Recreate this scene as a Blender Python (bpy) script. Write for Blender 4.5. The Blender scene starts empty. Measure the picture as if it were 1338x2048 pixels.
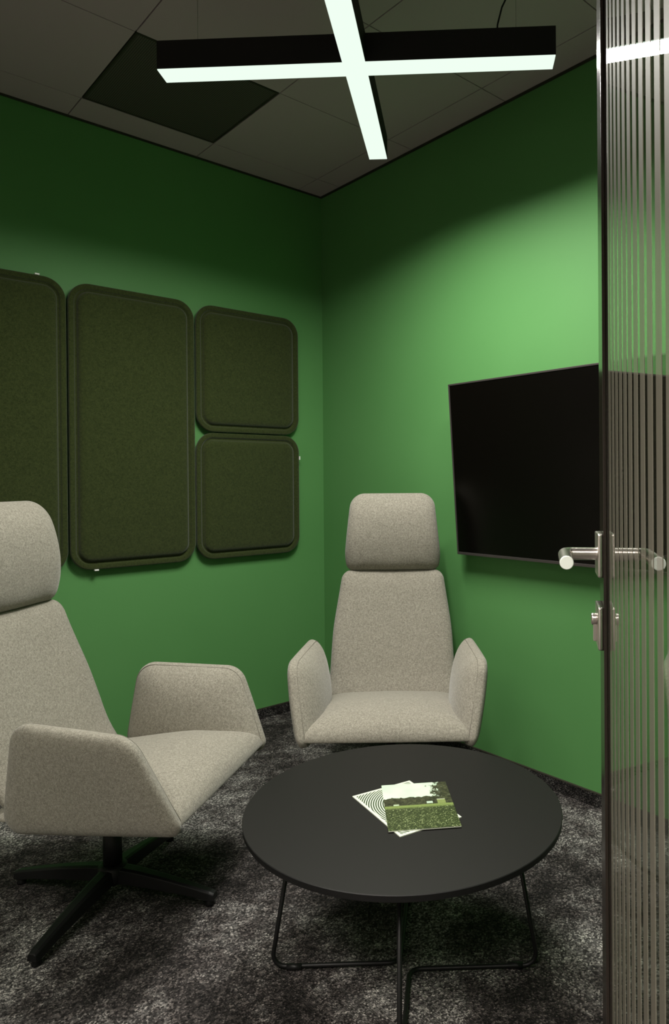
import bpy, bmesh, math, random
from mathutils import Vector, Matrix

scene = bpy.context.scene
C = scene.collection
PI = math.pi

# ------------------------------------------------------------------ camera
cam_d = bpy.data.cameras.new('camera')
cam = bpy.data.objects.new('camera', cam_d)
C.objects.link(cam)
scene.camera = cam
_R = Vector((0.72782481, -0.68572124, -0.00757811))
_U = Vector((0.00889608, -0.00160855, 0.99995914))
_F = Vector((0.68570541, 0.72786248, -0.00492948))
m = Matrix((( _R.x, _U.x, -_F.x, -2.2015), (_R.y, _U.y, -_F.y, -3.1465), (_R.z, _U.z, -_F.z, 1.2), (0, 0, 0, 1)))
cam.matrix_world = m
cam_d.sensor_fit = 'VERTICAL'
cam_d.sensor_height = 36.0
cam_d.sensor_width = 36.0
cam_d.lens = 1403.65 * 36.0 / 2048.0
cam_d.shift_x = -(852.11 - 669.0) / 2048.0
cam_d.shift_y = -(1024.0 - 965.28) / 2048.0
cam_d.clip_start = 0.02

# ------------------------------------------------------------------ world, exposure
world = bpy.data.worlds.new('world')
scene.world = world
world.use_nodes = True
bg = world.node_tree.nodes['Background']
bg.inputs[0].default_value = (0.9, 0.95, 1.0, 1)
bg.inputs[1].default_value = 0.02
scene.view_settings.view_transform = 'Standard'
scene.view_settings.look = 'None'
scene.view_settings.gamma = 1.0
scene.view_settings.use_curve_mapping = False
scene.view_settings.exposure = 0.12

LIGHT_STRENGTH = 1.0        # glow of the pendant's diffuser
LAMP_POWER = 44.0           # light sent down by the pendant's prismatic optics (W, both bars)
LAMP_SPREAD = 166.0
CORRIDOR_FILL_POWER = 120.0       # added fill, standing in for unseen corridor lighting behind the camera

def area(name, loc, rot, sx, sy, power, col):
    l = bpy.data.lights.new(name, 'AREA')
    l.shape = 'RECTANGLE'; l.size = sx; l.size_y = sy; l.energy = power; l.color = col
    o = bpy.data.objects.new(name, l); C.objects.link(o)
    o.location = loc; o.rotation_euler = rot
    return o
_cl = area('corridor_fill', (-3.1, -2.6, 2.62), (0, 0, 0), 0.5, 2.4, CORRIDOR_FILL_POWER, (1.0, 0.92, 0.84))  # unseen area light added as fill for the room, from the corridor side
_cl.data.spread = math.radians(125)  # limited so this fill stays off the upper walls

# ------------------------------------------------------------------ materials
def newmat(name):
    mt = bpy.data.materials.new(name); mt.use_nodes = True
    nt = mt.node_tree
    return mt, nt, nt.nodes['Principled BSDF']

def simple(name, col, rough=0.5, metal=0.0, spec=0.5, coat=0.0):
    mt, nt, b = newmat(name)
    b.inputs['Base Color'].default_value = (*col, 1)
    b.inputs['Roughness'].default_value = rough
    b.inputs['Metallic'].default_value = metal
    b.inputs['Specular IOR Level'].default_value = spec
    b.inputs['Coat Weight'].default_value = coat
    return mt

def N(nt, t, **kw):
    n = nt.nodes.new(t)
    for k, v in kw.items(): setattr(n, k, v)
    return n

def noise(nt, vec, scale, detail=2.0, rough=0.5, dist=0.0):
    n = N(nt, 'ShaderNodeTexNoise')
    n.inputs['Scale'].default_value = scale; n.inputs['Detail'].default_value = detail
    n.inputs['Roughness'].default_value = rough; n.inputs['Distortion'].default_value = dist
    nt.links.new(vec, n.inputs['Vector'])
    return n.outputs['Fac']

def ramp(nt, fac, stops, interp='LINEAR'):
    r = N(nt, 'ShaderNodeValToRGB'); r.color_ramp.interpolation = interp
    e = r.color_ramp.elements
    while len(e) > 1: e.remove(e[0])
    e[0].position = stops[0][0]; e[0].color = (*stops[0][1], 1)
    for p, c in stops[1:]:
        x = e.new(p); x.color = (*c, 1)
    nt.links.new(fac, r.inputs['Fac'])
    return r.outputs['Color']

def mathn(nt, op, a, b=None, c=None, clamp=False):
    n = N(nt, 'ShaderNodeMath', operation=op); n.use_clamp = clamp
    for i, v in enumerate((a, b, c)):
        if v is None: continue
        if isinstance(v, (int, float)): n.inputs[i].default_value = v
        else: nt.links.new(v, n.inputs[i])
    return n.outputs[0]

def mixc(nt, fac, a, b, mode='MIX'):
    n = N(nt, 'ShaderNodeMix', data_type='RGBA', blend_type=mode)
    if isinstance(fac, (int, float)): n.inputs[0].default_value = fac
    else: nt.links.new(fac, n.inputs[0])
    for i, v in ((6, a), (7, b)):
        if isinstance(v, tuple): n.inputs[i].default_value = (*v, 1)
        else: nt.links.new(v, n.inputs[i])
    return n.outputs[2]

def objco(nt):
    return N(nt, 'ShaderNodeTexCoord').outputs['Object']

def bump(nt, b, h, strength, dist):
    n = N(nt, 'ShaderNodeBump'); n.inputs['Strength'].default_value = strength; n.inputs['Distance'].default_value = dist
    nt.links.new(h, n.inputs['Height']); nt.links.new(n.outputs[0], b.inputs['Normal'])

def mat_wall(name='green_paint', c1=(0.098, 0.268, 0.084), c2=(0.106, 0.283, 0.091)):
    mt, nt, b = newmat(name)
    co = objco(nt)
    f = noise(nt, co, 1.6, 2)
    nt.links.new(ramp(nt, f, [(0.35, c1), (0.65, c2)]), b.inputs['Base Color'])
    b.inputs['Roughness'].default_value = 0.55
    b.inputs['Specular IOR Level'].default_value = 0.22
    bump(nt, b, noise(nt, co, 260, 2), 0.12, 0.001)
    return mt

def mat_fabric(name, dark, mid, light, scale=560, bs=0.35):
    mt, nt, b = newmat(name)
    co = objco(nt)
    f1 = noise(nt, co, scale, 3, 0.65)
    f2 = noise(nt, co, scale * 0.28, 2, 0.6)
    f = mathn(nt, 'ADD', mathn(nt, 'MULTIPLY', f1, 0.7), mathn(nt, 'MULTIPLY', f2, 0.3))
    nt.links.new(ramp(nt, f, [(0.36, dark), (0.5, mid), (0.64, light)]), b.inputs['Base Color'])
    b.inputs['Roughness'].default_value = 0.95
    b.inputs['Specular IOR Level'].default_value = 0.15
    b.inputs['Sheen Weight'].default_value = 0.25
    b.inputs['Sheen Roughness'].default_value = 0.5
    bump(nt, b, f, bs, 0.0012)
    return mt

def mat_carpet(name, gain=1.0):
    mt, nt, b = newmat(name)
    co = objco(nt)
    big = noise(nt, co, 3.0, 9, 0.66, 0.25)
    medn = noise(nt, co, 14, 6, 0.7)
    patch = mathn(nt, 'ADD', mathn(nt, 'MULTIPLY', big, 0.62), mathn(nt, 'MULTIPLY', medn, 0.38))
    pc = ramp(nt, patch, [(0.41, tuple(0.014 * gain * k for k in (1.12, 1.0, 0.97))),
                          (0.485, tuple(0.040 * gain * k for k in (1.10, 1.0, 0.98))),
                          (0.54, tuple(0.095 * gain * k for k in (1.03, 1.0, 0.97))),
                          (0.62, tuple(0.19 * gain * k for k in (1.0, 1.0, 0.96)))])
    tuft = N(nt, 'ShaderNodeTexVoronoi'); tuft.inputs['Scale'].default_value = 230
    nt.links.new(co, tuft.inputs['Vector'])
    sepc = N(nt, 'ShaderNodeSeparateColor'); nt.links.new(tuft.outputs['Color'], sepc.inputs[0])
    r1 = mathn(nt, 'ADD', mathn(nt, 'MULTIPLY', sepc.outputs[0], 0.65), mathn(nt, 'MULTIPLY', noise(nt, co, 300, 2, 0.7), 0.35))
    spk = ramp(nt, r1, [(0.15, (0.125, 0.12, 0.122)), (0.48, (0.62, 0.59, 0.595)), (0.70, (1.5, 1.43, 1.41)), (0.82, (3.2, 3.05, 2.95))])
    nt.links.new(mixc(nt, 1.0, pc, spk, 'MULTIPLY'), b.inputs['Base Color'])
    b.inputs['Roughness'].default_value = 0.9
    b.inputs['Specular IOR Level'].default_value = 0.2
    h = mathn(nt, 'ADD', tuft.outputs['Distance'], noise(nt, co, 150, 2))
    bump(nt, b, h, 0.9, 0.004)
    return mt

M = {}
M['green'] = mat_wall()
M['fabric'] = mat_fabric('grey_wool', (0.145, 0.132, 0.106), (0.255, 0.235, 0.195), (0.40, 0.372, 0.315))
M['seam'] = simple('grey_thread', (0.20, 0.185, 0.155), 0.9, spec=0.1)
M['panel'] = mat_fabric('dark_green_felt', (0.016, 0.023, 0.0055), (0.031, 0.042, 0.010), (0.047, 0.060, 0.017), 380, 0.25)
M['carpet'] = mat_carpet('carpet', 1.3)
M['skirt'] = mat_carpet('carpet_skirting', 0.5)
M['ceil'] = simple('ceiling_tile', (0.50, 0.385, 0.44), 0.9, spec=0.2)
M['ceilback'] = simple('ceiling_void', (0.02, 0.02, 0.02), 0.9)
M['black'] = simple('black_powder_coat', (0.007, 0.007, 0.007), 0.45, spec=0.3)
M['tabletop'] = simple('black_laminate', (0.010, 0.0092, 0.0085), 0.5, spec=0.25)
M['tableedge'] = simple('black_edge', (0.006, 0.006, 0.006), 0.5, spec=0.3)
M['housing'] = simple('black_housing', (0.012, 0.011, 0.010), 0.6, spec=0.25)
M['steel'] = simple('brushed_steel', (0.62, 0.58, 0.54), 0.28, 1.0)
M['cap'] = simple('satin_steel_end', (0.80, 0.86, 0.80), 0.6, 0.25)
M['screen'] = simple('tv_glass', (0.002, 0.0015, 0.0012), 0.25, spec=0.2)
M['bezel'] = simple('tv_bezel', (0.10, 0.085, 0.085), 0.35, 0.6)
M['white'] = simple('white_tag', (0.88, 0.88, 0.85), 0.6)
M['paper'] = simple('paper_edge', (0.62, 0.66, 0.55), 0.7)
M['trim'] = simple('dark_trim', (0.03, 0.025, 0.018), 0.6)
M['grey'] = simple('corridor_paint', (0.45, 0.44, 0.41), 0.7)
M['gasket'] = simple('door_profile', (0.02, 0.015, 0.012), 0.16, 0.0, 0.4)
M['wire'] = simple('steel_wire', (0.35, 0.33, 0.30), 0.4, 0.8)

def mat_emit(name, col, s):
    mt = bpy.data.materials.new(name); mt.use_nodes = True; nt = mt.node_tree; nt.nodes.clear()
    e = N(nt, 'ShaderNodeEmission'); o = N(nt, 'ShaderNodeOutputMaterial')
    e.inputs[0].default_value = (*col, 1); e.inputs[1].default_value = s
    nt.links.new(e.outputs[0], o.inputs[0]); return mt
M['diffuser'] = mat_emit('lamp_diffuser', (0.80, 0.95, 0.82), LIGHT_STRENGTH)

def mat_glass(name):
    mt, nt, b = newmat(name)
    nt.nodes.remove(b)
    g = N(nt, 'ShaderNodeBsdfGlass'); g.inputs['Roughness'].default_value = 0.0; g.inputs['IOR'].default_value = 1.5
    g.inputs['Color'].default_value = (0.93, 0.96, 0.93, 1)
    nt.links.new(g.outputs[0], nt.nodes['Material Output'].inputs[0]); return mt
M['glass'] = mat_glass('clear_glass')

def mat_thin_glass(name):
    mt, nt, b = newmat(name); nt.nodes.remove(b)
    t = N(nt, 'ShaderNodeBsdfTransparent'); t.inputs[0].default_value = (0.93, 0.96, 0.94, 1)
    g = N(nt, 'ShaderNodeBsdfGlossy'); g.inputs['Roughness'].default_value = 0.02
    x = N(nt, 'ShaderNodeMixShader'); x.inputs[0].default_value = 0.08
    nt.links.new(t.outputs[0], x.inputs[1]); nt.links.new(g.outputs[0], x.inputs[2])
    nt.links.new(x.outputs[0], nt.nodes['Material Output'].inputs[0]); return mt
M['thin_glass'] = mat_thin_glass('partition_glass')

def mat_frost(name):
    mt, nt, b = newmat(name)
    b.inputs['Base Color'].default_value = (0.30, 0.275, 0.225, 1)
    b.inputs['Roughness'].default_value = 0.5
    b.inputs['Coat Weight'].default_value = 1.0; b.inputs['Coat Roughness'].default_value = 0.02
    tr = N(nt, 'ShaderNodeBsdfTranslucent'); tr.inputs[0].default_value = (0.42, 0.40, 0.34, 1)
    x = N(nt, 'ShaderNodeMixShader'); x.inputs[0].default_value = 0.5
    nt.links.new(b.outputs[0], x.inputs[1]); nt.links.new(tr.outputs[0], x.inputs[2])
    nt.links.new(x.outputs[0], nt.nodes['Material Output'].inputs[0]); return mt
M['frost'] = mat_frost('frosted_film')

# ------------------------------------------------------------------ mesh helpers
def obj(name, bm, mats, parent=None, smooth=False, bevel=0.0, subsurf=0, recalc=True):
    if recalc: bmesh.ops.recalc_face_normals(bm, faces=bm.faces)
    me = bpy.data.meshes.new(name); bm.to_mesh(me); bm.free()
    if not isinstance(mats, (list, tuple)): mats = [mats]
    for x in mats: me.materials.append(x)
    o = bpy.data.objects.new(name, me); C.objects.link(o)
    if parent: o.parent = parent
    if smooth:
        for p in me.polygons: p.use_smooth = True
    if bevel > 0:
        md = o.modifiers.new('bevel', 'BEVEL'); md.width = bevel; md.segments = 3; md.limit_method = 'ANGLE'
        md.angle_limit = math.radians(40)
    return o

def thing(name, label, cat, loc=(0, 0, 0), rotz=0.0, group=None):
    o = bpy.data.objects.new(name, None); C.objects.link(o)
    o.empty_display_size = 0.1
    o.location = loc; o.rotation_euler = (0, 0, rotz)
    o['label'] = label; o['category'] = cat
    if group: o['group'] = group
    return o

def struct(o, label=None, cat=None):
    o['kind'] = 'structure'
    if label: o['label'] = label
    if cat: o['category'] = cat
    return o

def add_box(bm, lo, hi, mi=0, mat=None):
    vs = [bm.verts.new((x, y, z)) for x in (lo[0], hi[0]) for y in (lo[1], hi[1]) for z in (lo[2], hi[2])]
    if mat is not None:
        for v in vs: v.co = mat @ v.co
    for f in ((0, 1, 3, 2), (4, 6, 7, 5), (0, 4, 5, 1), (2, 3, 7, 6), (0, 2, 6, 4), (1, 5, 7, 3)):
        fc = bm.faces.new([vs[i] for i in f]); fc.material_index = mi
    return vs

def box_bm(lo, hi): 
    bm = bmesh.new(); add_box(bm, lo, hi); return bm

def add_tube(bm, pts, rad, seg=16, cap=True, mi=0):
    pts = [Vector(p) for p in pts]
    rads = rad if isinstance(rad, (list, tuple)) else [rad] * len(pts)
    rings = []; up = None
    for i, p in enumerate(pts):
        t = (pts[min(i + 1, len(pts) - 1)] - pts[max(i - 1, 0)]).normalized()
        if up is None:
            up = Vector((0, 0, 1)) if abs(t.z) < 0.9 else Vector((1, 0, 0))
        a = t.cross(up).normalized(); b = a.cross(t).normalized(); up = b
        rings.append([bm.verts.new(p + (a * math.cos(2 * PI * k / seg) + b * math.sin(2 * PI * k / seg)) * rads[i]) for k in range(seg)])
    for r0, r1 in zip(rings, rings[1:]):
        for k in range(seg):
            f = bm.faces.new((r0[k], r0[(k + 1) % seg], r1[(k + 1) % seg], r1[k])); f.smooth = True; f.material_index = mi
    if cap:
        for r in (rings[0], rings[-1]):
            f = bm.faces.new(r); f.material_index = mi

def fillet(pts, r, n=8):
    """polyline with its inner corners rounded to radius r"""
    pts = [Vector(p) for p in pts]; out = [pts[0]]
    for i in range(1, len(pts) - 1):
        p, a, b = pts[i], (pts[i - 1] - pts[i]).normalized(), (pts[i + 1] - pts[i]).normalized()
        ang = a.angle(b)
        d = min(r / math.tan(ang / 2), (pts[i - 1] - p).length * 0.49, (pts[i + 1] - p).length * 0.49)
        rr = d * math.tan(ang / 2)
        c = p + (a + b).normalized() * (rr / math.sin(ang / 2))
        s, e = p + a * d - c, p + b * d - c
        w = s.angle(e)
        for k in range(n + 1):
            t = k / n
            out.append(c + (s * math.sin((1 - t) * w) + e * math.sin(t * w)) / math.sin(w))
    out.append(pts[-1]); return out

def round_poly(corners, n=10, per=0.012):
    """closed 2-D outline from (x, y, radius) corners, counter-clockwise"""
    out = []; k = len(corners)
    for i in range(k):
        p = Vector(corners[i][:2]); r = corners[i][2]
        a = (Vector(corners[i - 1][:2]) - p); b = (Vector(corners[(i + 1) % k][:2]) - p)
        la, lb = a.length, b.length; a.normalize(); b.normalize()
        ang = a.angle(b); d = min(r / math.tan(ang / 2), la * 0.49, lb * 0.49); rr = d * math.tan(ang / 2)
        c = p + (a + b).normalized() * (rr / math.sin(ang / 2))
        s, e = p + a * d - c, p + b * d - c; w = s.angle(e)
        for j in range(n + 1):
            t = j / n
            out.append(c + (s * math.sin((1 - t) * w) + e * math.sin(t * w)) / math.sin(w))
    # subdivide straight runs
    res = []
    for i, p in enumerate(out):
        q = out[(i + 1) % len(out)]; L = (q - p).length; m_ = max(1, int(L / per))
        for j in range(m_): res.append(p.lerp(q, j / m_))
    return res

def inset(poly, d):
    k = len(poly); out = []
    for i in range(k):
        t = (poly[(i + 1) % k] - poly[i - 1])
        if t.length < 1e-9: out.append(poly[i].copy()); continue
        t.normalize(); out.append(poly[i] + Vector((-t.y, t.x)) * d)
    return out

def pad(bm, poly, front, back, surf, rings=8, dome_f=0.0, dome_b=0.0, mi=0):
    """upholstered pad: outline poly (ccw in u,v), front/back lists of (inset, w); the inside
    is filled toward the centre with a dome; surf(u, v, w) gives the 3-D point"""
    def side(prof, dome, sgn):
        loops = []
        for ins, w in prof: loops.append((inset(poly, ins), [w] * len(poly)))
        base, w0 = loops[-1][0], prof[-1][1]
        c = sum(base, Vector((0, 0))) / len(base)
        for r in range(1, rings + 1):
            t = r / rings; s = 1 - t
            loops.append(([c + (p - c) * s for p in base], [w0 + dome * sgn * (1 - s * s)] * len(base)))
        return loops
    F = side(front, dome_f, 1); B = side(back, dome_b, -1)
    def mk(loop, closed_pt=False):
        pts, ws = loop
        if closed_pt: return [bm.verts.new(surf(pts[0].x, pts[0].y, ws[0]))]
        return [bm.verts.new(surf(p.x, p.y, w)) for p, w in zip(pts, ws)]
    first = mk(F[0]); k = len(first)
    def skin(start, loops, flip):
        prev = start
        for i, L in enumerate(loops):
            last = (i == len(loops) - 1)
            cur = mk(L, last)
            for j in range(k):
                a, b = prev[j], prev[(j + 1) % k]
                vs = (a, b, cur[0]) if last else (a, b, cur[(j + 1) % k], cur[j])
                f = bm.faces.new(vs[::-1] if flip else vs); f.smooth = True; f.material_index = mi
            prev = cur
    skin(first, F[1:], False)
    skin(first, B, True)

def pillow(bm, poly, Hf, af, Hb, ab, surf, n=22, pf=2.0, pb=2.0, mi=0):
    """soft cushion: both faces swell from the outline (s = 1) toward the centre (s = 0);
    H is the height of each face, a how flat its middle is, p how round its edge"""
    k = len(poly); c = sum(poly, Vector((0, 0))) / k
    sx = 1.25 * math.sqrt(sum((q.x - c.x) ** 2 for q in poly) / k); sy = 1.25 * math.sqrt(sum((q.y - c.y) ** 2 for q in poly) / k)
    dirs = []
    for q in poly:
        d = q - c; th = math.atan2(d.y / sy, d.x / sx)
        dirs.append(Vector((sx * math.cos(th), sy * math.sin(th))))
    def ring(sv, H, a, p_):
        w = H * max(0.0, 1 - sv ** a) ** (1 / p_); kk = sv ** 1.5
        return [bm.verts.new(surf(c.x + sv * ((q.x - c.x) * kk + e.x * (1 - kk)), c.y + sv * ((q.y - c.y) * kk + e.y * (1 - kk)), w)) for q, e in zip(poly, dirs)]
    first = [bm.verts.new(surf(q.x, q.y, 0.0)) for q in poly]
    for H, a, p_, flip in ((Hf, af, pf, False), (-Hb, ab, pb, True)):
        prev = first
        for i in range(1, n + 1):
            t_ = i / n; sv = 1 - t_ ** 2.2
            if i == n: cur = [bm.verts.new(surf(c.x, c.y, H))]
            else: cur = ring(sv, H, a, p_)
            for j in range(k):
                x, y = prev[j], prev[(j + 1) % k]
                vs = (x, y, cur[0]) if i == n else (x, y, cur[(j + 1) % k], cur[j])
                f = bm.faces.new(vs[::-1] if flip else vs); f.smooth = True; f.material_index = mi
            prev = cur

def rounded(e, h, n=7):
    """quarter-round profile: from the widest line (0,0) in to (e, h)"""
    return [(e * (1 - math.cos(PI / 2 * i / n)), h * math.sin(PI / 2 * i / n)) for i in range(n + 1)]

def interp(pts, x):
    """smooth (Catmull-Rom) interpolation of a table [(x, y), ...]"""
    if x <= pts[0][0]:
        (x0, y0), (x1, y1) = pts[0], pts[1]; return y0 + (x - x0) * (y1 - y0) / (x1 - x0)
    if x >= pts[-1][0]:
        (x0, y0), (x1, y1) = pts[-2], pts[-1]; return y1 + (x - x1) * (y1 - y0) / (x1 - x0)
    for i in range(len(pts) - 1):
        if pts[i][0] <= x <= pts[i + 1][0]: break
    x0, y0 = pts[i]; x1, y1 = pts[i + 1]
    xm, ym = pts[i - 1] if i > 0 else (2 * x0 - x1, 2 * y0 - y1)
    xp, yp = pts[i + 2] if i + 2 < len(pts) else (2 * x1 - x0, 2 * y1 - y0)
    h = x1 - x0; t = (x - x0) / h
    m0 = (y1 - ym) / (x1 - xm) * h; m1 = (yp - y0) / (xp - x0) * h
    return (2*t**3-3*t*t+1)*y0 + (t**3-2*t*t+t)*m0 + (-2*t**3+3*t*t)*y1 + (t**3-t*t)*m1

# ------------------------------------------------------------------ the room
CEIL = 2.7244
XW, YW = -2.10, -3.25          # front (glass) side and the side behind the camera
struct(obj('floor', box_bm((-4.2, -4.6, -0.08), (0.12, 0.12, 0.0)), M['carpet']))
struct(obj('wall_left', box_bm((-2.22, 0.0, 0.0), (0.12, 0.12, 2.95)), M['green']))
struct(obj('wall_right', box_bm((0.0, YW - 0.12, 0.0), (0.12, 0.0, 2.95)), M['green']))
struct(obj('wall_back', box_bm((XW - 0.12, YW - 0.12, 0.0), (0.0, YW, 2.95)), M['green']))

GX, GY, GS = -0.1503, -0.1807, 0.5611
bm = bmesh.new()
add_box(bm, (-2.22, YW - 0.12, CEIL + 0.02), (0.12, 0.12, CEIL + 0.10), 1)
g = 0.0022
xs = [0.0] + [GX - k * GS for k in range(0, 4)] + [XW]
ys = [0.0] + [GY - k * GS for k in range(0, 6)] + [YW]
for i in range(len(xs) - 1):
    for j in range(len(ys) - 1):
        if i == 2 and j == 1: continue          # the vent takes this bay
        x1, x0, y1, y0 = xs[i] - g, xs[i + 1] + g, ys[j] - g, ys[j + 1] + g
        if i == 0: x1 = -0.004
        if j == 0: y1 = -0.004
        if x1 - x0 < 0.02 or y1 - y0 < 0.02: continue
        add_box(bm, (x0, y0, CEIL), (x1, y1, CEIL + 0.019), 0)
struct(obj('ceiling', bm, [M['ceil'], M['ceilback']]))

def mat_perf():
    mt, nt, b = newmat('perforated_metal')
    co = objco(nt)
    sep = N(nt, 'ShaderNodeSeparateXYZ'); nt.links.new(co, sep.inputs[0])
    P_ = 0.0075
    def cell(o):
        return mathn(nt, 'SUBTRACT', mathn(nt, 'FRACT', mathn(nt, 'DIVIDE', o, P_)), 0.5)
    x, y = cell(sep.outputs[0]), cell(sep.outputs[1])
    d = mathn(nt, 'SQRT', mathn(nt, 'ADD', mathn(nt, 'MULTIPLY', x, x), mathn(nt, 'MULTIPLY', y, y)))
    hole = mathn(nt, 'LESS_THAN', d, 0.33)
    nt.links.new(mixc(nt, hole, (0.12, 0.10, 0.09), (0.004, 0.004, 0.004)), b.inputs['Base Color'])
    b.inputs['Roughness'].default_value = 0.6
    return mt
M['perf'] = mat_perf()
vx, vy = GX - 1.5 * GS, GY - 0.5 * GS
t = thing('ceiling_vent', 'dark perforated square ceiling panel between grey ceiling tiles', 'air vent', (vx, vy, CEIL))
hs = GS / 2 - g
obj('perforated_plate', box_bm((-hs + .008, -hs + .008, 0.002), (hs - .008, hs - .008, 0.006)), M['perf'], t)
bm = bmesh.new()
add_box(bm, (-hs, -hs, 0), (hs, -hs + .008, .019)); add_box(bm, (-hs, hs - .008, 0), (hs, hs, .019))
add_box(bm, (-hs, -hs + .008, 0), (-hs + .008, hs - .008, .019)); add_box(bm, (hs - .008, -hs + .008, 0), (hs, hs - .008, .019))
obj('frame', bm, M['trim'], t)

struct(obj('shadow_gap_strip_1', box_bm((XW, -0.012, CEIL - 0.006), (0.0, 0.0, CEIL - 0.0005)), M['trim']))  # dark strip put in for the thin shadow gap between wall and ceiling
struct(obj('shadow_gap_strip_2', box_bm((-0.012, YW, CEIL - 0.006), (0.0, -0.012, CEIL - 0.0005)), M['trim']))  # the shadow gap again as a dark strip, along the right wall
BB = 0.0522
def skirting(name, lo, hi):
    bm = bmesh.new()
    add_box(bm, lo, (hi[0], hi[1], BB - 0.004), 0)
    add_box(bm, (lo[0], lo[1], BB - 0.004), (hi[0], hi[1], BB), 1)
    struct(obj(name, bm, [M['skirt'], M['trim']]))
skirting('baseboard_left', (XW, -0.009, 0.0), (0.0, 0.0, 0))
skirting('baseboard_right', (-0.009, YW, 0.0), (0.0, -0.009, 0))
skirting('baseboard_back', (XW, YW, 0.0), (-0.009, YW + 0.009, 0))

# corridor the camera stands in
struct(obj('wall_corridor', box_bm((-4.2, -4.6, 0), (-4.1, 0.12, 2.8)), M['grey']))
struct(obj('wall_corridor_end', box_bm((-4.1, 0.02, 0), (-2.22, 0.12, 2.8)), M['grey']))
struct(obj('wall_corridor_near', box_bm((-4.1, -4.6, 0), (-2.22, -4.5, 2.8)), M['grey']))
struct(obj('ceiling_corridor', box_bm((-4.1, -4.5, 2.7244), (-2.22, 0.02, 2.8)), M['ceil']))

# glazed front: fixed pane beside the doorway
t = bpy.data.objects.new('window_1', None); C.objects.link(t); t['kind'] = 'structure'
t.location = (XW - 0.03, -1.09, 0)
bm = bmesh.new()
add_box(bm, (-.025, -1.07, 0.0), (.025, -1.03, 2.70)); add_box(bm, (-.025, 1.05, 0.0), (.025, 1.09, 2.70))
add_box(bm, (-.025, -1.03, 0.0), (.025, 1.05, 0.05)); add_box(bm, (-.025, -1.03, 2.65), (.025, 1.05, 2.70))
obj('window_frame', bm, M['gasket'], t, bevel=0.002)
obj('pane', box_bm((-.004, -1.03, .05), (.004, 1.05, 2.65)), M['thin_glass'], t)
bm = bmesh.new()
for k in range(45):
    y = -1.02 + k * 0.046
    add_box(bm, (.0045, y, .06), (.005, y + 0.026, 2.64))
obj('frosted_stripes', bm, M['frost'], t)
struct(obj('trim_3', box_bm((XW - 0.055, -3.25, 0), (XW - 0.005, -3.19, 2.70)), M['gasket'], bevel=0.002))
struct(obj('trim_4', box_bm((XW - 0.055, -3.19, 2.695), (XW - 0.005, 0, 2.7235)), M['gasket']))

# ------------------------------------------------------------------ glass door, standing open
t = bpy.data.objects.new('door_1', None); C.objects.link(t); t['kind'] = 'structure'
t['label'] = 'open glass door with vertical frosted stripes and a black lock profile'
# local frame: +x runs along the leaf to its free edge, +y is the side the camera looks along
ang = math.atan2(0.603, 0.798)
t.location = (-1.3285, -2.5945, 0.0); t.rotation_euler = (0, 0, ang)
LEAF0, LEAF1, DT = -0.885, 0.066, 2.68
obj('glass_pane', box_bm((LEAF0 + .012, -0.010, 0.012), (LEAF1 - .012, 0.0, DT)), M['glass'], t)
bm = bmesh.new()
pitch, wid = 0.046, 0.026
k = 0
x = -0.046
while x - wid > LEAF0 + .03:
    add_box(bm, (x - wid, 0.0001, 0.02), (x, 0.0004, DT - .01)); x -= pitch
obj('frosted_stripes', bm, M['frost'], t)
bm = bmesh.new()
add_box(bm, (0.0, 0.0, 0.010), (LEAF1, 0.0046, DT + .003)); add_box(bm, (0.0, -0.016, 0.010), (LEAF1, -0.0102, DT + .003))
add_box(bm, (LEAF1 - .011, -0.0102, 0.010), (LEAF1, 0.0, DT + .003))
st = obj('lock_stile', bm, M['gasket'], t, bevel=0.0007)
bm = bmesh.new()
add_box(bm, (LEAF0, -.016, .010), (LEAF0 + .03, .0046, DT + .003))
obj('hinge_stile', bm, M['gasket'], t, bevel=0.0007)
HZ = 1.088; HX = 0.033
def rosette(name, z, hz, parent, th=0.0075):
    poly = round_poly([(HX - .031, z - hz, .003), (HX + .031, z - hz, .003), (HX + .031, z + hz, .003), (HX - .031, z + hz, .003)], 4, 0.5)
    bm = bmesh.new()
    pad(bm, poly, [(0, th - .0015), (0.0005, th - .0004), (0.0015, th)], [(0, 0.0), (0.002, 0.0)], lambda u, v, w: Vector((u, w + .0047, v)), 2)
    return obj(name, bm, M['steel'], parent, smooth=True)
hd = bpy.data.objects.new('door_handle', None); C.objects.link(hd); hd.parent = t
rosette('rosette', HZ, .0315, hd)
bm = bmesh.new()
pth = fillet([(HX, .0122, HZ), (HX, .0585, HZ), (HX - .115, .0585, HZ)], .012, 8)
add_tube(bm, pth, .0093, 28, cap=False)
lv = obj('lever', bm, M['steel'], hd, recalc=True)
bm = bmesh.new()
add_tube(bm, [(HX - .115, .0585, HZ), (HX - .1165, .0585, HZ), (HX - .117, .0585, HZ)], [.0093, .0091, .0082], 28)
obj('lever_end', bm, M['cap'], hd)
lk = bpy.data.objects.new('door_lock', None); C.objects.link(lk); lk.parent = t
rosette('lock_plate', .983, .031, lk)
bm = bmesh.new()
add_tube(bm, [(HX, .0122, .992), (HX, .0190, .992), (HX, .0203, .992)], [.0088, .0088, .0075], 24)
add_box(bm, (HX - .005, .0122, .960), (HX + .005, .0175, .988))
obj('cylinder', bm, M['steel'], lk, bevel=0.0008)

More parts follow.
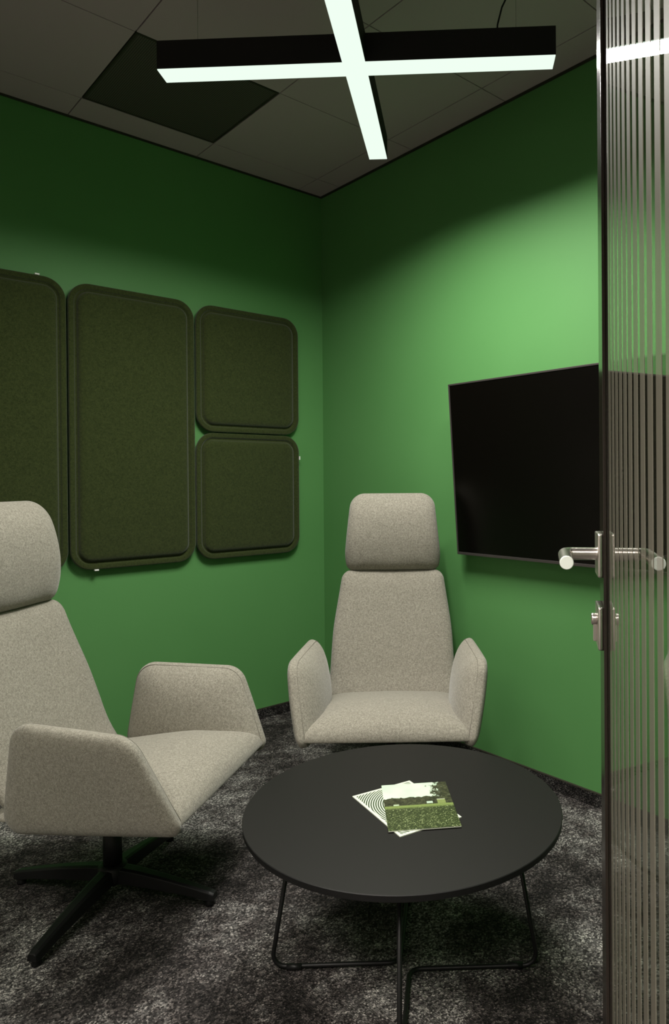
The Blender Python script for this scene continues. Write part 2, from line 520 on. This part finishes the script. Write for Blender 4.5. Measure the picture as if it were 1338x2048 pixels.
# ------------------------------------------------------------------ wall felt panels
def wall_panel(x0, x1, z0, z1, label, group, tag):
    t = thing('acoustic_panel', label, 'wall panel', ((x0 + x1) / 2, 0.0, z0), 0, group)
    w2 = (x1 - x0) / 2; H = z1 - z0; r = 0.086
    poly = round_poly([(-w2, 0, r), (w2, 0, r), (w2, H, r), (-w2, H, r)], 12, 0.05)
    bm = bmesh.new()
    T0 = 0.028                        # back of the panel stands this far off the wall
    front = [(0, 0.0), (.0005, .008), (.003, .0105), (.006, .011), (.019, .011), (.022, .0095), (.0245, .0055), (.027, .0030), (.031, .0028), (.0335, .0045),
             (.036, .0115), (.041, .0175), (.049, .0210), (.060, .0222), (.070, .0225)]
    pad(bm, poly, front, [(0, -.001), (.002, -.004), (.03, -.004)], lambda u, v, w: Vector((u, -T0 - w, v)), 4, 0.001)
    obj('felt_cushion', bm, M['panel'], t, smooth=True)
    for sx in (-.6, .6):
        for zz in (.18, .82):
            bm = bmesh.new(); add_box(bm, (sx * w2 - .03, -T0 + .0035, zz * H - .03), (sx * w2 + .03, -.0012, zz * H + .03))
            obj('wall_spacer', bm, M['black'], t)
    if tag:
        axis, pos = tag
        bm = bmesh.new()
        cx_ = (x0 + x1) / 2
        if axis == 'top': lo, hi = (pos - cx_ - .008, -.044, H - .001), (pos - cx_ + .009, -.030, H + .005)
        if axis == 'bottom': lo, hi = (pos - cx_ - .008, -.044, -.005), (pos - cx_ + .009, -.030, .001)
        if axis == 'right': lo, hi = (w2 - .001, -.042, pos - z0 - .009), (w2 + .0045, -.030, pos - z0 + .009)
        add_box(bm, lo, hi)
        tg = obj('fabric_tag', bm, M['white'], t, bevel=.0008); tg['label'] = 'small white tag'
G = 'dark green felt panels on the left wall'
wall_panel(-1.839, -1.295, .829, 2.030, 'tall dark green felt panel at left, behind the armchair headrest', G, ('top', -1.403))
wall_panel(-1.288, -.744, .829, 2.030, 'tall dark green felt panel fully in view, between tall and square panels', G, ('bottom', -1.187))
wall_panel(-.736, -.178, 1.432, 2.030, 'upper of the two square dark green felt panels', G, None)
wall_panel(-.738, -.178, .829, 1.427, 'lower square dark green felt panel with tag on its right edge', G, ('right', 1.315))

# ------------------------------------------------------------------ television
TVH, TVW, TVT = .717, 1.265, .022
t = thing('television', 'large black flat television tilted forward on the right green wall', 'television', (-.060, -1.068, .881))
tilt = math.atan2(.050, .716)
t.rotation_euler = (0, -tilt, 0)
# local: x = away from wall is -x, y = along the wall (negative), z up
obj('casing', box_bm((0.001, -TVW, 0.0), (TVT, 0, TVH)), M['bezel'], t, bevel=.003)
bm = bmesh.new()
b_ = .007
add_box(bm, (-.004, -TVW, 0), (.001, 0, .011)); add_box(bm, (-.004, -TVW, TVH - b_), (.001, 0, TVH))
add_box(bm, (-.004, -TVW, .011), (.001, -TVW + b_, TVH - b_)); add_box(bm, (-.004, -b_, .011), (.001, 0, TVH - b_))
obj('bezel', bm, M['bezel'], t, bevel=.001)
obj('screen', box_bm((-.0015, -TVW + b_, .011), (.0009, -b_, TVH - b_)), M['screen'], t)
obj('rear_housing', box_bm((TVT, -TVW + .3, .12), (TVT + .012, -.3, .45)), M['black'], t, bevel=.004)
bm = bmesh.new()
add_box(bm, (.026, -.90, .12), (.0660, -.36, .18), 0, None)
add_box(bm, (.040, -.90, .36), (.0830, -.36, .42), 0, None)
br = obj('wall_bracket', bm, M['black'], t)

# ------------------------------------------------------------------ pendant cross light
LH = 2.40; HB = 0.085
t = thing('pendant_light', 'cross-shaped glowing pendant light hung from ceiling on thin wires', 'lamp', (-.933, -1.512, LH), -0.8032)
A = .578; w2 = .0343
def cross_bm(a, w, z0, z1, near=None):
    bm = bmesh.new()
    pts = [(-a, -w), (-w, -w), (-w, -a), (w, -a), (w, -w), (a, -w), (a, w), (w, w), (w, a), (-w, a), (-w, w), (-a, w)]
    lo = [bm.verts.new((x, y, z0)) for x, y in pts]; hi = [bm.verts.new((x, y, z1)) for x, y in pts]
    bm.faces.new(lo[::-1]); bm.faces.new(hi)
    for i in range(12):
        j = (i + 1) % 12; bm.faces.new((lo[i], lo[j], hi[j], hi[i]))
    return bm
obj('housing', cross_bm(A, w2, .003, HB), M['housing'], t, bevel=.001)
obj('diffuser', cross_bm(A - .0012, w2 - .0012, 0.0, .0028), M['diffuser'], t)
for nm, sx, sy, cx_, cy_, fr_ in (('bar_light', 2 * A, 2 * w2, 0, 0, .5), ('bar_light', 2 * w2, A - w2, 0, (A + w2) / 2, .25), ('bar_light', 2 * w2, A - w2, 0, -(A + w2) / 2, .25)):
    lo_ = area(nm, (cx_, cy_, -.0015), (0, 0, 0), sx, sy, LAMP_POWER * fr_, (1.0, .985, .90))
    lo_.data.spread = math.radians(LAMP_SPREAD); lo_.parent = t
for dx, dy in ((-A + .11, 0), (A - .11, 0), (0, A - .11), (0, -A + .11)):
    bm = bmesh.new()
    add_tube(bm, [(dx, dy, HB), (dx, dy, CEIL - LH)], .0008, 8)
    add_tube(bm, [(dx, dy, HB), (dx, dy, HB + .012), (dx, dy, HB + .02)], [.005, .005, .002], 12)
    obj('suspension_wire', bm, M['wire'], t)
bm = bmesh.new()
pc = [(A - .165, 0, HB), (A - .163, 0, HB + .03), (A - .150, 0, HB + .08), (A - .125, 0.0, HB + .13), (A - .115, 0, HB + .17), (A - .115, 0, CEIL - LH)]
add_tube(bm, pc, .0026, 10); obj('power_cable', bm, M['black'], t)
bm = bmesh.new(); add_tube(bm, [(A - .113, 0, CEIL - LH - .022), (A - .113, 0, CEIL - LH - .0005)], .03, 24)
obj('ceiling_cup', bm, M['black'], t)

# ------------------------------------------------------------------ armchairs
AX = 0.365       # swivel axis behind the front edge of the seat
def make_chair(label, loc, facing, star, axis=(0.0, 0.0)):
    rz = math.atan2(facing[1], facing[0]) + PI / 2          # local -y is the facing side
    t = thing('armchair', label, 'armchair', (loc[0], loc[1], 0), rz, 'grey high-backed swivel armchairs')
    fb = M['fabric']
    # ---- seat: outline in (x, L), L = distance behind the front edge
    poly = round_poly([(-.282, 0.004, .02), (.282, 0.004, .02), (.262, .54, .05), (-.262, .54, .05)], 8, 0.02)
    def seat_s(u, v, w):
        z = .358 - .02 * v / .45 + w
        if w > 0: z -= .10 * max(0.0, (v - .20)) * w / .08
        return Vector((u, v - AX, z))
    bm = bmesh.new(); pillow(bm, poly, .088, 3.0, .010, 8, seat_s)
    obj('seat', bm, fb, t, smooth=True)
    # ---- backrest and headrest: middle surface given as depth over height
    depth = [(.34, .475), (.42, .525), (.52, .563), (.64, .605), (.74, .637), (.80, .653), (.86, .664)]
    def back_s(u, v, w):
        return Vector((u, interp(depth, v) - .30 * u * u - AX + .026 - w, v))
    poly = round_poly([(-.250, .345, .03), (.252, .345, .03), (.240, .60, .9), (.206, .826, .045), (-.206, .826, .045), (-.240, .60, .9)], 10, 0.02)
    bm = bmesh.new(); pillow(bm, poly, .040, 7, .045, 6, back_s, pf=2.2)
    obj('backrest', bm, fb, t, smooth=True)
    hdep = [(.82, .660), (.90, .648), (.97, .644), (1.05, .652), (1.12, .672), (1.16, .688)]
    def head_s(u, v, w):
        return Vector((u, interp(hdep, v) - .25 * u * u - AX + .034 - w, v))
    poly = round_poly([(-.190, .821, .034), (.190, .821, .034), (.199, .885, .3), (.172, 1.142, .062), (-.172, 1.142, .062), (-.199, .885, .3)], 12, 0.02)
    bm = bmesh.new(); pillow(bm, poly, .052, 5, .045, 5, head_s, pf=2.1)
    obj('headrest', bm, fb, t, smooth=True)
    # ---- arms: outline in (L, z)
    for s in (-1, 1):
        def arm_s(u, v, w, s=s):
            tt = (v - .355) / .235
            rim = .278 + tt * (.046 - .030 * (u - .11) / .31)
            return Vector((s * (rim + w), u - AX, v))
        poly = round_poly([(-.014, .336, .026), (.480, .314, .05), (.436, .604, .060), (.100, .590, .075)], 10, 0.02)
        bm = bmesh.new(); pillow(bm, poly, .026, 7, .074, 2.7, arm_s, pf=2.0, pb=1.9)
        ar = obj('armrest', bm, fb, t, smooth=True)
        c_ = sum(poly, Vector((0, 0))) / len(poly); sv = .972
        pts = [arm_s(c_.x + (q.x - c_.x) * sv, c_.y + (q.y - c_.y) * sv, -(.074 * (1 - sv ** 2.7) ** (1 / 1.9)) + .0004) for q in poly]
        bm = bmesh.new(); add_tube(bm, pts + pts[:2], .0011, 6, cap=False)
        obj('seam', bm, M['seam'], ar)
    # ---- under-seat plate, column and star base
    poly = round_poly([(-.16, .22, .03), (.16, .22, .03), (.15, .53, .03), (-.15, .53, .03)], 6, .1)
    bm = bmesh.new(); pad(bm, poly, [(0, .336), (.002, .3385)], [(0, .325), (.006, .322)], lambda u, v, w: Vector((u, v - AX, w)), 2)
    obj('seat_plate', bm, M['black'], t)
    ax, ay = axis
    bm = bmesh.new()
    add_tube(bm, [(ax, ay, .070), (ax, ay, .20), (ax, ay, .201), (ax, ay, .323)], [.026, .026, .021, .021], 28)
    obj('column', bm, M['black'], t)
    bm = bmesh.new()
    add_tube(bm, [(ax, ay, .040), (ax, ay, .050), (ax, ay, .084), (ax, ay, .092)], [.036, .042, .040, .030], 28)
    obj('hub', bm, M['black'], t)
    for k in range(4):
        a = star + k * PI / 2 - rz
        bm = bmesh.new(); rings = []
        for L, hw, zt, zb in ((.02, .026, .086, .046), (.08, .024, .081, .043), (.16, .021, .070, .036), (.25, .018, .054, .027), (.308, .0165, .042, .018), (.322, .014, .037, .018)):
            ring = []
            for (yy, zz) in ((-hw, zb), (hw, zb), (hw * .8, zt - .004), (hw * .45, zt), (-hw * .45, zt), (-hw * .8, zt - .004)):
                ring.append(bm.verts.new((ax + L * math.cos(a) - yy * math.sin(a), ay + L * math.sin(a) + yy * math.cos(a), zz)))
            rings.append(ring)
        for r0, r1 in zip(rings, rings[1:]):
            for i in range(6): bm.faces.new((r0[i], r0[(i + 1) % 6], r1[(i + 1) % 6], r1[i]))
        bm.faces.new(rings[0]); bm.faces.new(rings[-1][::-1])
        lg = obj('base_leg', bm, M['black'], t, bevel=.002)
        bm = bmesh.new()
        px, py = ax + .304 * math.cos(a), ay + .304 * math.sin(a)
        add_tube(bm, [(px, py, .0005), (px, py, .006), (px, py, .011), (px, py, .022)], [.012, .013, .011, .011], 18)
        obj('glide', bm, M['black'], lg)
    return t

def place(front, facing):
    f = Vector(facing).normalized()
    return (front[0] - f.x * AX, front[1] - f.y * AX)
make_chair('grey wool swivel armchair on black star base, in front of the wall felt panels',
           place((-1.258, -1.326), (.622, -.783)), (.622, -.783), math.radians(-54), (.014, .0))
make_chair('grey wool armchair in the corner behind the round black table',
           place((-.7598, -1.4235), (-.676, -.737)), (-.676, -.737), math.radians(20))

# ------------------------------------------------------------------ coffee table
TZ = .408; TR = .3825
TC = (-1.071, -1.857)
fw = math.atan2(.728, .686)
t = thing('coffee_table', 'low round black coffee table with bent wire legs on the carpet', 'table', (TC[0], TC[1], 0), fw - PI / 2)
bm = bmesh.new()
prof = [(0.0, TZ), (TR - .0015, TZ), (TR, TZ - .0012), (TR - .001, TZ - .0135), (TR - .004, TZ - .016), (0.0, TZ - .016)]
segs = 160; prev = None
rings = []
for i, (r, z) in enumerate(prof):
    if r == 0: rings.append([bm.verts.new((0, 0, z))]); continue
    rings.append([bm.verts.new((r * math.cos(2 * PI * k / segs), r * math.sin(2 * PI * k / segs), z)) for k in range(segs)])
for i in range(len(prof) - 1):
    r0, r1 = rings[i], rings[i + 1]
    for k in range(segs):
        k2 = (k + 1) % segs
        if len(r0) == 1: f = bm.faces.new((r0[0], r1[k], r1[k2]))
        elif len(r1) == 1: f = bm.faces.new((r0[k2], r0[k], r1[0]))
        else: f = bm.faces.new((r0[k2], r0[k], r1[k], r1[k2]))
        f.material_index = 0 if i == 0 else 1
obj('tabletop', bm, [M['tabletop'], M['tableedge']], t)
# two bent-rod loops meeting under the centre; local +x = right, +y = away from the doorway
R0, R1, rr, zf = .327, .262, .0055, .0085
def loop(d1, d2):
    a, b = Vector(d1), Vector(d2)
    c0 = (a + b) * .012
    o1, o2 = Vector((-d1[1], d1[0])) * 0, 0
    pts = [(*(a * R1), TZ - .020), (*(a * R0), zf), (*c0, zf), (*(b * R0), zf), (*(b * R1), TZ - .020)]
    return [Vector((p[0], p[1], p[2])) for p in pts]
for nm, d1, d2 in (('leg_loop', (-1, 0), (0, 1)), ('leg_loop', (1, 0), (0, -1))):
    bm = bmesh.new()
    P_ = loop(d1, d2)
    add_tube(bm, fillet(P_, .030, 8), rr, 14)
    lo = obj(nm, bm, M['black'], t)
    for d in (d1, d2):
        bm = bmesh.new(); v = Vector(d)
        a, b = v * (R0 - .075), v * (R0 - .038)
        add_tube(bm, [(a.x, a.y, .0078), (b.x, b.y, .0078)], .0075, 14)
        obj('glide', bm, M['black'], lo)
for d in ((1, 0), (-1, 0), (0, 1), (0, -1)):
    bm = bmesh.new(); v = Vector(d) * R1
    add_tube(bm, [(v.x, v.y, TZ - .022), (v.x, v.y, TZ - .0162)], .02, 20)
    obj('mounting_plate', bm, M['black'], t)

# ------------------------------------------------------------------ magazines
def mag_uv(nt, w, h):
    """u, v in 0..1 across the cover, v = 1 at its top edge"""
    sep = N(nt, 'ShaderNodeSeparateXYZ'); nt.links.new(objco(nt), sep.inputs[0])
    u = mathn(nt, 'ADD', mathn(nt, 'DIVIDE', sep.outputs[0], w), 0.5)
    v = mathn(nt, 'ADD', mathn(nt, 'DIVIDE', sep.outputs[1], h), 0.5)
    return u, v
MW, MH = .166, .236
def mat_landscape():
    mt, nt, b = newmat('cover_landscape_photo'); co = objco(nt)
    u, v = mag_uv(nt, MW, MH)
    sky = ramp(nt, noise(nt, co, 14, 3), [(.3, (.50, .66, .50)), (.7, (.66, .80, .62))])
    grass = ramp(nt, noise(nt, co, 260, 3, .7), [(.40, (.018, .028, .008)), (.56, (.050, .068, .020)), (.64, (.20, .25, .10)), (.70, (.50, .55, .33))])
    gl = mathn(nt, 'SUBTRACT', 1.0, mathn(nt, 'MULTIPLY', mathn(nt, 'ABSOLUTE', mathn(nt, 'SUBTRACT', v, .475)), 18.0), clamp=True)
    grass = mixc(nt, gl, grass, (.20, .27, .075))
    trees = ramp(nt, noise(nt, co, 130, 4, .7), [(.35, (.010, .012, .005)), (.6, (.055, .06, .028)), (.75, (.12, .13, .06))])
    edge = mathn(nt, 'ADD', mathn(nt, 'MULTIPLY', noise(nt, co, 70, 3), .09), .625)
    c = mixc(nt, mathn(nt, 'LESS_THAN', v, edge), sky, trees)
    c = mixc(nt, mathn(nt, 'LESS_THAN', v, .500), c, grass)
    # big tree at the upper right of the picture
    du = mathn(nt, 'SUBTRACT', u, 1.0); dv = mathn(nt, 'SUBTRACT', v, .82)
    d = mathn(nt, 'SQRT', mathn(nt, 'ADD', mathn(nt, 'MULTIPLY', du, du), mathn(nt, 'MULTIPLY', mathn(nt, 'MULTIPLY', dv, dv), 1.0)))
    d = mathn(nt, 'ADD', d, mathn(nt, 'MULTIPLY', mathn(nt, 'SUBTRACT', noise(nt, co, 60, 6, .8), .5), .95))
    tm = mathn(nt, 'MULTIPLY', mathn(nt, 'LESS_THAN', d, .25), mathn(nt, 'GREATER_THAN', v, .52))
    c = mixc(nt, tm, c, trees)
    def rect(u0, u1, v0, v1, c, col):
        m1 = mathn(nt, 'MULTIPLY', mathn(nt, 'GREATER_THAN', u, u0), mathn(nt, 'LESS_THAN', u, u1))
        m2 = mathn(nt, 'MULTIPLY', mathn(nt, 'GREATER_THAN', v, v0), mathn(nt, 'LESS_THAN', v, v1))
        return mixc(nt, mathn(nt, 'MULTIPLY', m1, m2), c, col)
    c = rect(.62, .71, .515, .56, c, (.46, .58, .46))
    c = rect(.78, .90, .50, .60, c, (.20, .25, .08)); c = rect(.78, .90, .585, .60, c, (.45, .5, .35))
    c = rect(.13, .21, .50, .53, c, (.40, .50, .33))
    nt.links.new(c, b.inputs['Base Color']); b.inputs['Roughness'].default_value = .35
    return mt
def mat_arcs():
    mt, nt, b = newmat('cover_concentric_arcs')
    u, v = mag_uv(nt, MW, MH)
    du = mathn(nt, 'MULTIPLY', mathn(nt, 'SUBTRACT', u, .72), MW); dv = mathn(nt, 'MULTIPLY', mathn(nt, 'SUBTRACT', v, .50), MH)
    d = mathn(nt, 'SQRT', mathn(nt, 'ADD', mathn(nt, 'MULTIPLY', du, du), mathn(nt, 'MULTIPLY', dv, dv)))
    st = mathn(nt, 'GREATER_THAN', mathn(nt, 'FRACT', mathn(nt, 'DIVIDE', d, .0058)), .46)
    mu = mathn(nt, 'LESS_THAN', mathn(nt, 'ABSOLUTE', mathn(nt, 'SUBTRACT', u, .5)), .462)
    mv = mathn(nt, 'LESS_THAN', mathn(nt, 'ABSOLUTE', mathn(nt, 'SUBTRACT', v, .5)), .472)
    k = mathn(nt, 'MULTIPLY', st, mathn(nt, 'MULTIPLY', mu, mv))
    nt.links.new(mixc(nt, k, (.66, .72, .60), (.035, .06, .025)), b.inputs['Base Color'])
    b.inputs['Roughness'].default_value = .4
    return mt
def magazine(label, cx_, cy_, z, ang, th, cover):
    t = thing('magazine', label, 'magazine', (cx_, cy_, z), ang, 'magazines on the coffee table')
    bm = box_bm((-MW / 2, -MH / 2, 0), (MW / 2, MH / 2, th - .0003)); obj('pages', bm, M['paper'], t)
    bm = box_bm((-MW / 2 - .0003, -MH / 2 - .0003, th - .0003), (MW / 2 + .0003, MH / 2 + .0003, th)); obj('cover', bm, cover, t)
magazine('magazine with concentric arc pattern cover, under the landscape magazine', -1.082, -1.876, TZ, math.atan2(-.031, .160), .0022, mat_arcs())
magazine('magazine with landscape photo cover of trees and field, topmost on the table', -1.056, -1.897, TZ + .0023, math.atan2(-.097, .134), .0026, mat_landscape())
